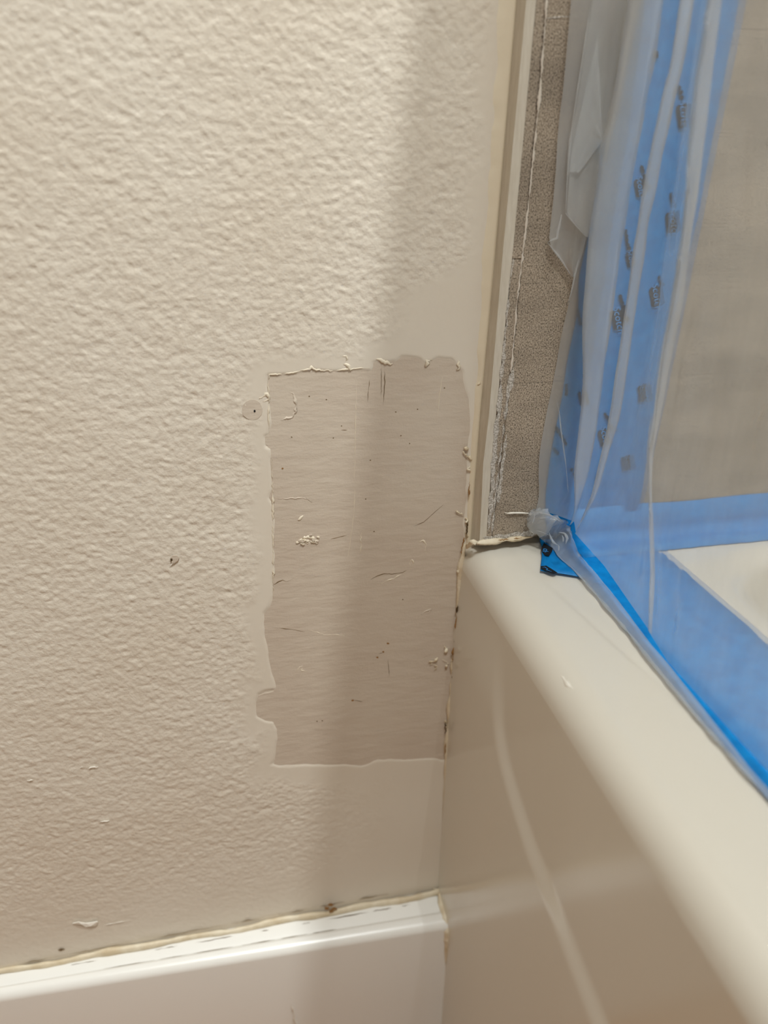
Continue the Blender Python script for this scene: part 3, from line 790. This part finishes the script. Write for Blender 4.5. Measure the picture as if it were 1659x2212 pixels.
bead('lettering', [rim_pt(x, y, 0.0036) for x, y in [(1171, 1226), (1177, 1225), (1183, 1229), (1180, 1231), (1187, 1233), (1192, 1235)]], 0.0004, M['blueink'], hx2, 0.4, nrm=(0, 0, 1))
o = hx2.children[0]; o.matrix_parent_inverse = Matrix.Translation(-Vector(rtp.location)) if False else Matrix()

# ------------------------------------------------------------------ plastic film
film = bpy.data.objects.new('plastic_film', None); COL.objects.link(film); film.location = (0.214, -0.1, RIM)
tag(film, 'clear pleated plastic film curtain taped along the tub rim', 'plastic film')

COLS = [  # fold lines of the sheet, from its free edge on the tile outwards: pixel path and distance from the tile
    ([(1345, -60), (1330, 0), (1285, 380), (1262, 500), (1240, 590), (1225, 660), (1207, 743), (1188, 850), (1178, 895), (1166, 971), (1164, 1001), (1166, 1067), (1158, 1100)], [0.003, 0.003, 0.003]),
    ([(1400, -60), (1390, 0), (1330, 300), (1300, 500), (1285, 600), (1262, 800), (1240, 950), (1222, 1060), (1200, 1112)], [0.010, 0.008, 0.006]),
    ([(1447, -60), (1435, 0), (1413, 134), (1380, 300), (1365, 387), (1349, 481), (1330, 600), (1318, 690), (1305, 781), (1299, 850), (1292, 895), (1277, 986), (1268, 1038), (1253, 1080), (1238, 1126)], [0.016, 0.014, 0.022]),
    ([(1362, -60), (1354, 0), (1339, 87), (1325, 180), (1301, 300), (1289, 401), (1277, 481), (1268, 600), (1261, 705), (1255, 850), (1247, 955), (1242, 1016), (1243, 1070), (1242, 1110), (1230, 1136)], [0.026, 0.022, 0.028]),
    ([(1449, -60), (1437, 0), (1415, 134), (1382, 300), (1367, 387), (1351, 481), (1332, 600), (1320, 690), (1307, 781), (1301, 850), (1295, 895), (1280, 986), (1273, 1038), (1255, 1080), (1240, 1126)], [0.036, 0.032, 0.032]),
    ([(1514, -60), (1502, 0), (1480, 116), (1439, 300), (1423, 390), (1403, 480), (1383, 600), (1367, 690), (1344, 850), (1333, 910), (1310, 992), (1291, 1070), (1244, 1150)], [0.048, 0.044, 0.036]),
    ([(1482, -60), (1471, 0), (1450, 116), (1411, 300), (1378, 480), (1360, 600), (1346, 690), (1326, 850), (1316, 910), (1297, 992), (1280, 1070), (1242, 1152)], [0.051, 0.047, 0.038]),
    ([(1530, -60), (1515, 0), (1485, 200), (1455, 400), (1425, 600), (1395, 800), (1365, 950), (1340, 1060), (1305, 1222)], [0.060, 0.056, 0.064]),
    ([(1573, -60), (1566, 0), (1541, 171), (1512, 385), (1492, 534), (1468, 684), (1455, 728), (1440, 814), (1424, 920), (1412, 976), (1412, 1070), (1414, 1240), (1408, 1370)], 'X2'),
    ([(1535, -60), (1526, 0), (1503, 171), (1482, 385), (1465, 534), (1444, 684), (1433, 728), (1420, 814), (1407, 920), (1397, 976), (1399, 1070), (1403, 1240), (1400, 1362)], 'X'),
]
NR = 150
cols3 = []
for path, dep in COLS:
    p = np.array(path, float); ty = np.linspace(p[0, 1], p[-1, 1], NR); tx = np.interp(ty, p[:, 1], p[:, 0])
    # light smoothing of the traced fold
    for _ in range(6):
        tx[1:-1] = (tx[:-2] + 2 * tx[1:-1] + tx[2:]) / 4
    c = []
    for i in range(NR):
        if dep == 'X': c.append(P(tx[i], ty[i], 0, 0.2135))
        elif dep == 'X2': c.append(P(tx[i], ty[i], 0, 0.2152))
        else: c.append(T(tx[i], ty[i], np.interp(i / (NR - 1), [0, .5, 1], dep)))
    cols3.append(np.array(c))
ztop = 0.825
for k, y in enumerate([-0.150, -0.18, -0.22, -0.26, -0.31, -0.37, -0.45, -0.6, -0.8, -1.0, -1.3]):
    z = np.linspace(ztop, RIM + 0.0025, NR); c = np.stack([np.full(NR, 0.2135), np.full(NR, y), z], 1)
    c[:, 0] += 0.004 * math.sin(k * 2.1 + 1) * np.linspace(1, 0, NR)
    cols3.append(c)
C3 = np.array(cols3)                                # columns x rows x 3
out = []
for a, b in zip(C3[:-1], C3[1:]):
    gap = np.linalg.norm(a - b, axis=1).max(); n = max(3, min(14, int(gap / 0.004)))
    for t in np.linspace(0, 1, n, endpoint=False):
        s = t
        q = a * (1 - s) + b * s
        out.append(q)
out.append(C3[-1])
S = np.array(out)
u, v = np.meshgrid(np.arange(S.shape[0]), np.arange(NR), indexing='ij')
fade = np.clip((NR - 1 - v) / 12, 0, 1)
S[..., 0] += 0.0022 * vnoise(u * 0.35, v * 0.035, 41) * fade + 0.0008 * vnoise(u * 0.9, v * 0.12, 42) * fade
S[..., 1] += 0.0022 * vnoise(u * 0.35, v * 0.035, 43) * fade + 0.0008 * vnoise(u * 0.9, v * 0.12, 44) * fade
S[..., 1] = np.minimum(S[..., 1], -TILE - 0.0018)
tops = []
for z in (1.75, 1.4, 1.1, 0.95, 0.87):
    q = S[:, 0].copy(); k = (z - q[:, 2]); q[:, 0] += (0.218 - q[:, 0]) * min(1, (z - 0.82) / 0.9) + 0.0; q[:, 2] = z; tops.append(q)
S2 = np.concatenate([np.array(tops).transpose(1, 0, 2), S], axis=1)
sub(grid_mesh('film_sheet', S2, M['film']), film)['label'] = 'pleated translucent sheet'


shadow_strip = [[(q[0] - 0.0015, q[1], 1.752), (q[0] - 0.0015, q[1], 1.715)] for q in S2[:, 0]]  # extra unseen layer, added to darken the edge of the film's shadow
sub(grid_mesh('film_shadow_strip', np.array(shadow_strip), M['film']), film)


def sheet_poly(name, rows_px, off, m, seed=1, k=10, n=40, amp=0.0012):
    """a loose layer of film over the tile: rows of (left, right, y)"""
    r_ = np.array(rows_px, float); y = np.linspace(r_[0, 2], r_[-1, 2], n)
    l = np.interp(y, r_[:, 2], r_[:, 0]); rr = np.interp(y, r_[:, 2], r_[:, 1]); ry2 = np.interp(y, r_[:, 2], r_[:, 3]) if r_.shape[1] > 3 else y
    V = np.zeros((n, k, 3))
    for i in range(n):
        for j in range(k):
            t = j / (k - 1)
            V[i, j] = T(l[i] * (1 - t) + rr[i] * t, y[i] * (1 - t) + ry2[i] * t, off)
    uu, vv = np.meshgrid(np.arange(n), np.arange(k), indexing='ij')
    V[..., 1] -= amp * (1 + 2 * vnoise(uu * 0.15 + seed, vv * 0.5, seed))
    return sub(grid_mesh(name, V, m), film)


sheet_poly('film_flap', [(1236, 1365, -60, -60), (1230, 1352, 0, 0), (1203, 1302, 300, 300), (1192, 1282, 430, 420), (1184, 1268, 505, 500), (1183, 1260, 524, 535), (1196, 1250, 543, 570), (1212, 1244, 562, 585), (1226, 1240, 585, 595), (1235, 1237, 597, 598)], 0.0035, M['film'], 3)['label'] = 'torn lower corner of the film'
sheet_poly('film_flap', [(1286, 1368, -60, -60), (1278, 1354, 0, 0), (1255, 1330, 150, 150), (1232, 1303, 300, 300), (1224, 1288, 400, 410), (1222, 1278, 445, 480), (1222, 1269, 461, 513)], 0.0075, M['film'], 4)
sheet_poly('film_flap', [(1290, 1300, 80, 300), (1240, 1300, 300, 305), (1228, 1250, 372, 372)], 0.0095, M['film'], 5, amp=0.0005)
# torn, curled rims of the flap
for i, c in enumerate([[(1278, 0), (1255, 150), (1232, 300), (1225, 400), (1222, 461)], [(1183, 524), (1196, 516), (1204, 515), (1203, 508), (1208, 490), (1213, 463)], [(1222, 461), (1245, 488), (1268, 513)], [(1183, 524), (1213, 562), (1235, 597)],
                       [(1225, 660), (1232, 640), (1250, 560)], [(1203, 870), (1208, 890), (1212, 930), (1222, 1000), (1228, 1068)]]):
    sub(bead('film_edge', resample([T(x, y, 0.0095) for x, y in c], 0.003), 0.0005, M['film2'], None, 0.6, jit=0.25, taper=True, seed=80 + i), film)

# rolled-up bottom edge of the film running along the rim
FE = [(1141, 1116), (1140, 1130), (1146, 1144), (1165, 1160), (1182, 1172), (1195, 1184), (1204, 1200), (1216, 1213), (1235, 1228), (1253, 1247), (1283, 1280), (1313, 1316), (1360, 1372), (1403, 1427), (1505, 1551), (1591, 1650), (1659, 1726), (1760, 1840)]
CRS = [(1152, 1100), (1168, 1101), (1184, 1108), (1198, 1118), (1212, 1128), (1226, 1140), (1240, 1156), (1256, 1176), (1275, 1196), (1295, 1214), (1318, 1246), (1345, 1280), (1385, 1338), (1424, 1390), (1510, 1496), (1592, 1612), (1659, 1694), (1760, 1812)]
A = np.array([T(x, y, 0.004) if k < 3 else (T(x, y, 0.008) if k == 3 else P(x, y, 2, RIM + 0.0022)) for k, (x, y) in enumerate(FE)])
B = np.array([T(x, y, 0.003 + 0.004 * k) if k < 5 else P(x, y, 2, RIM + 0.006) for k, (x, y) in enumerate(CRS)])
B[5:8, 2] += np.array([0.010, 0.006, 0.003]) * 0.4
A = A[:, :]; nn = 210
def rsn(p, n):
    d = np.r_[0, np.cumsum(np.linalg.norm(np.diff(p, axis=0), axis=1))]; s = np.linspace(0, d[-1], n)
    return np.stack([np.interp(s, d, p[:, i]) for i in range(3)], 1)
idx = np.linspace(0, len(FE) - 1, nn)
A = np.stack([np.interp(idx, np.arange(len(FE)), A[:, i]) for i in range(3)], 1); B = np.stack([np.interp(idx, np.arange(len(FE)), B[:, i]) for i in range(3)], 1)
B = A + (B - A) * np.interp(np.linspace(0, 1, nn), [0, .3, .45, 1], [1, 1, .62, .6])[:, None]
K = 18; V = np.zeros((nn, K, 3))
for i in range(nn):
    f_ = i / (nn - 1)
    for j in range(K):
        a_ = 2 * math.pi * j / (K - 1); t = 0.5 - 0.5 * math.cos(a_)
        q = A[i] * (1 - t) + B[i] * t
        hh = np.interp(f_, [0, .03, .12, .22, .34, .5, 1], [0.001, 0.010, 0.010, 0.007, 0.003, 0.0016, 0.0016])
        nd = np.array([-0.1, -0.75, 0.65]) if f_ < 0.2 else np.array([0, 0, 1.0])
        q = q + nd * (hh * max(0, math.sin(a_)) - 0.0008 * max(0, -math.sin(a_)))
        V[i, j] = q
uu, vv = np.meshgrid(np.arange(nn), np.arange(K), indexing='ij')
crk = np.interp(uu / (nn - 1), [0, .15, .3, .5, 1], [1.5, 1.3, 0.7, 0.3, 0.25])
for c_, s_ in ((0, 51), (1, 52), (2, 53)):
    V[..., c_] += crk * (0.0026 * vnoise(uu * 0.11 + 3 * c_, vv * 0.5, s_) + 0.0010 * vnoise(uu * 0.3, vv * 0.9, s_ + 5))
V[..., 2] = np.maximum(V[..., 2], RIM + 0.0019)
V[..., 1] = np.minimum(V[..., 1], -TILE - 0.001)
sub(grid_mesh('film_roll', V, M['film2']), film)['label'] = 'crumpled rolled bottom edge of the film'
hm = A[30:].copy(); hm[:, 2] += 0.0006
sub(bead('film_edge', resample(hm, 0.002), 0.0008, M['film2'], None, 0.7, nrm=(0, 0, 1), jit=0.35, taper=True, seed=95), film)
# creased folds of the bunched corner
for i, c in enumerate([[(1156, 1106), (1168, 1108), (1185, 1112), (1200, 1119), (1212, 1128)], [(1163, 1120), (1172, 1119), (1182, 1118)], [(1155, 1110), (1154, 1120), (1150, 1130)],
                       [(1158, 1146), (1172, 1150), (1186, 1156), (1198, 1160)], [(1186, 1150), (1190, 1162), (1196, 1172), (1206, 1178)], [(1206, 1150), (1220, 1152), (1226, 1162), (1222, 1176)],
                       [(1214, 1156), (1218, 1164), (1216, 1172)], [(1206, 1176), (1208, 1184), (1206, 1192)]]):
    sub(bead('film_crease', resample([P(x, y, 1, -TILE - 0.016 - 0.0022 * (x - 1150) * 0.16) for x, y in c], 0.0015), 0.0005, M['film2'], None, 0.7, jit=0.4, taper=True, seed=100 + i), film)
st = resample([T(x, y, 0.0012) for x, y in [(1089, 1106), (1096, 1109), (1110, 1108), (1125, 1108), (1142, 1109), (1156, 1108)]], 0.001)
sub(bead('film_strand', st, 0.0005, M['flake'], None, 0.8, jit=0.3, taper=True, seed=90), film)['label'] = 'thin white stretched strand'
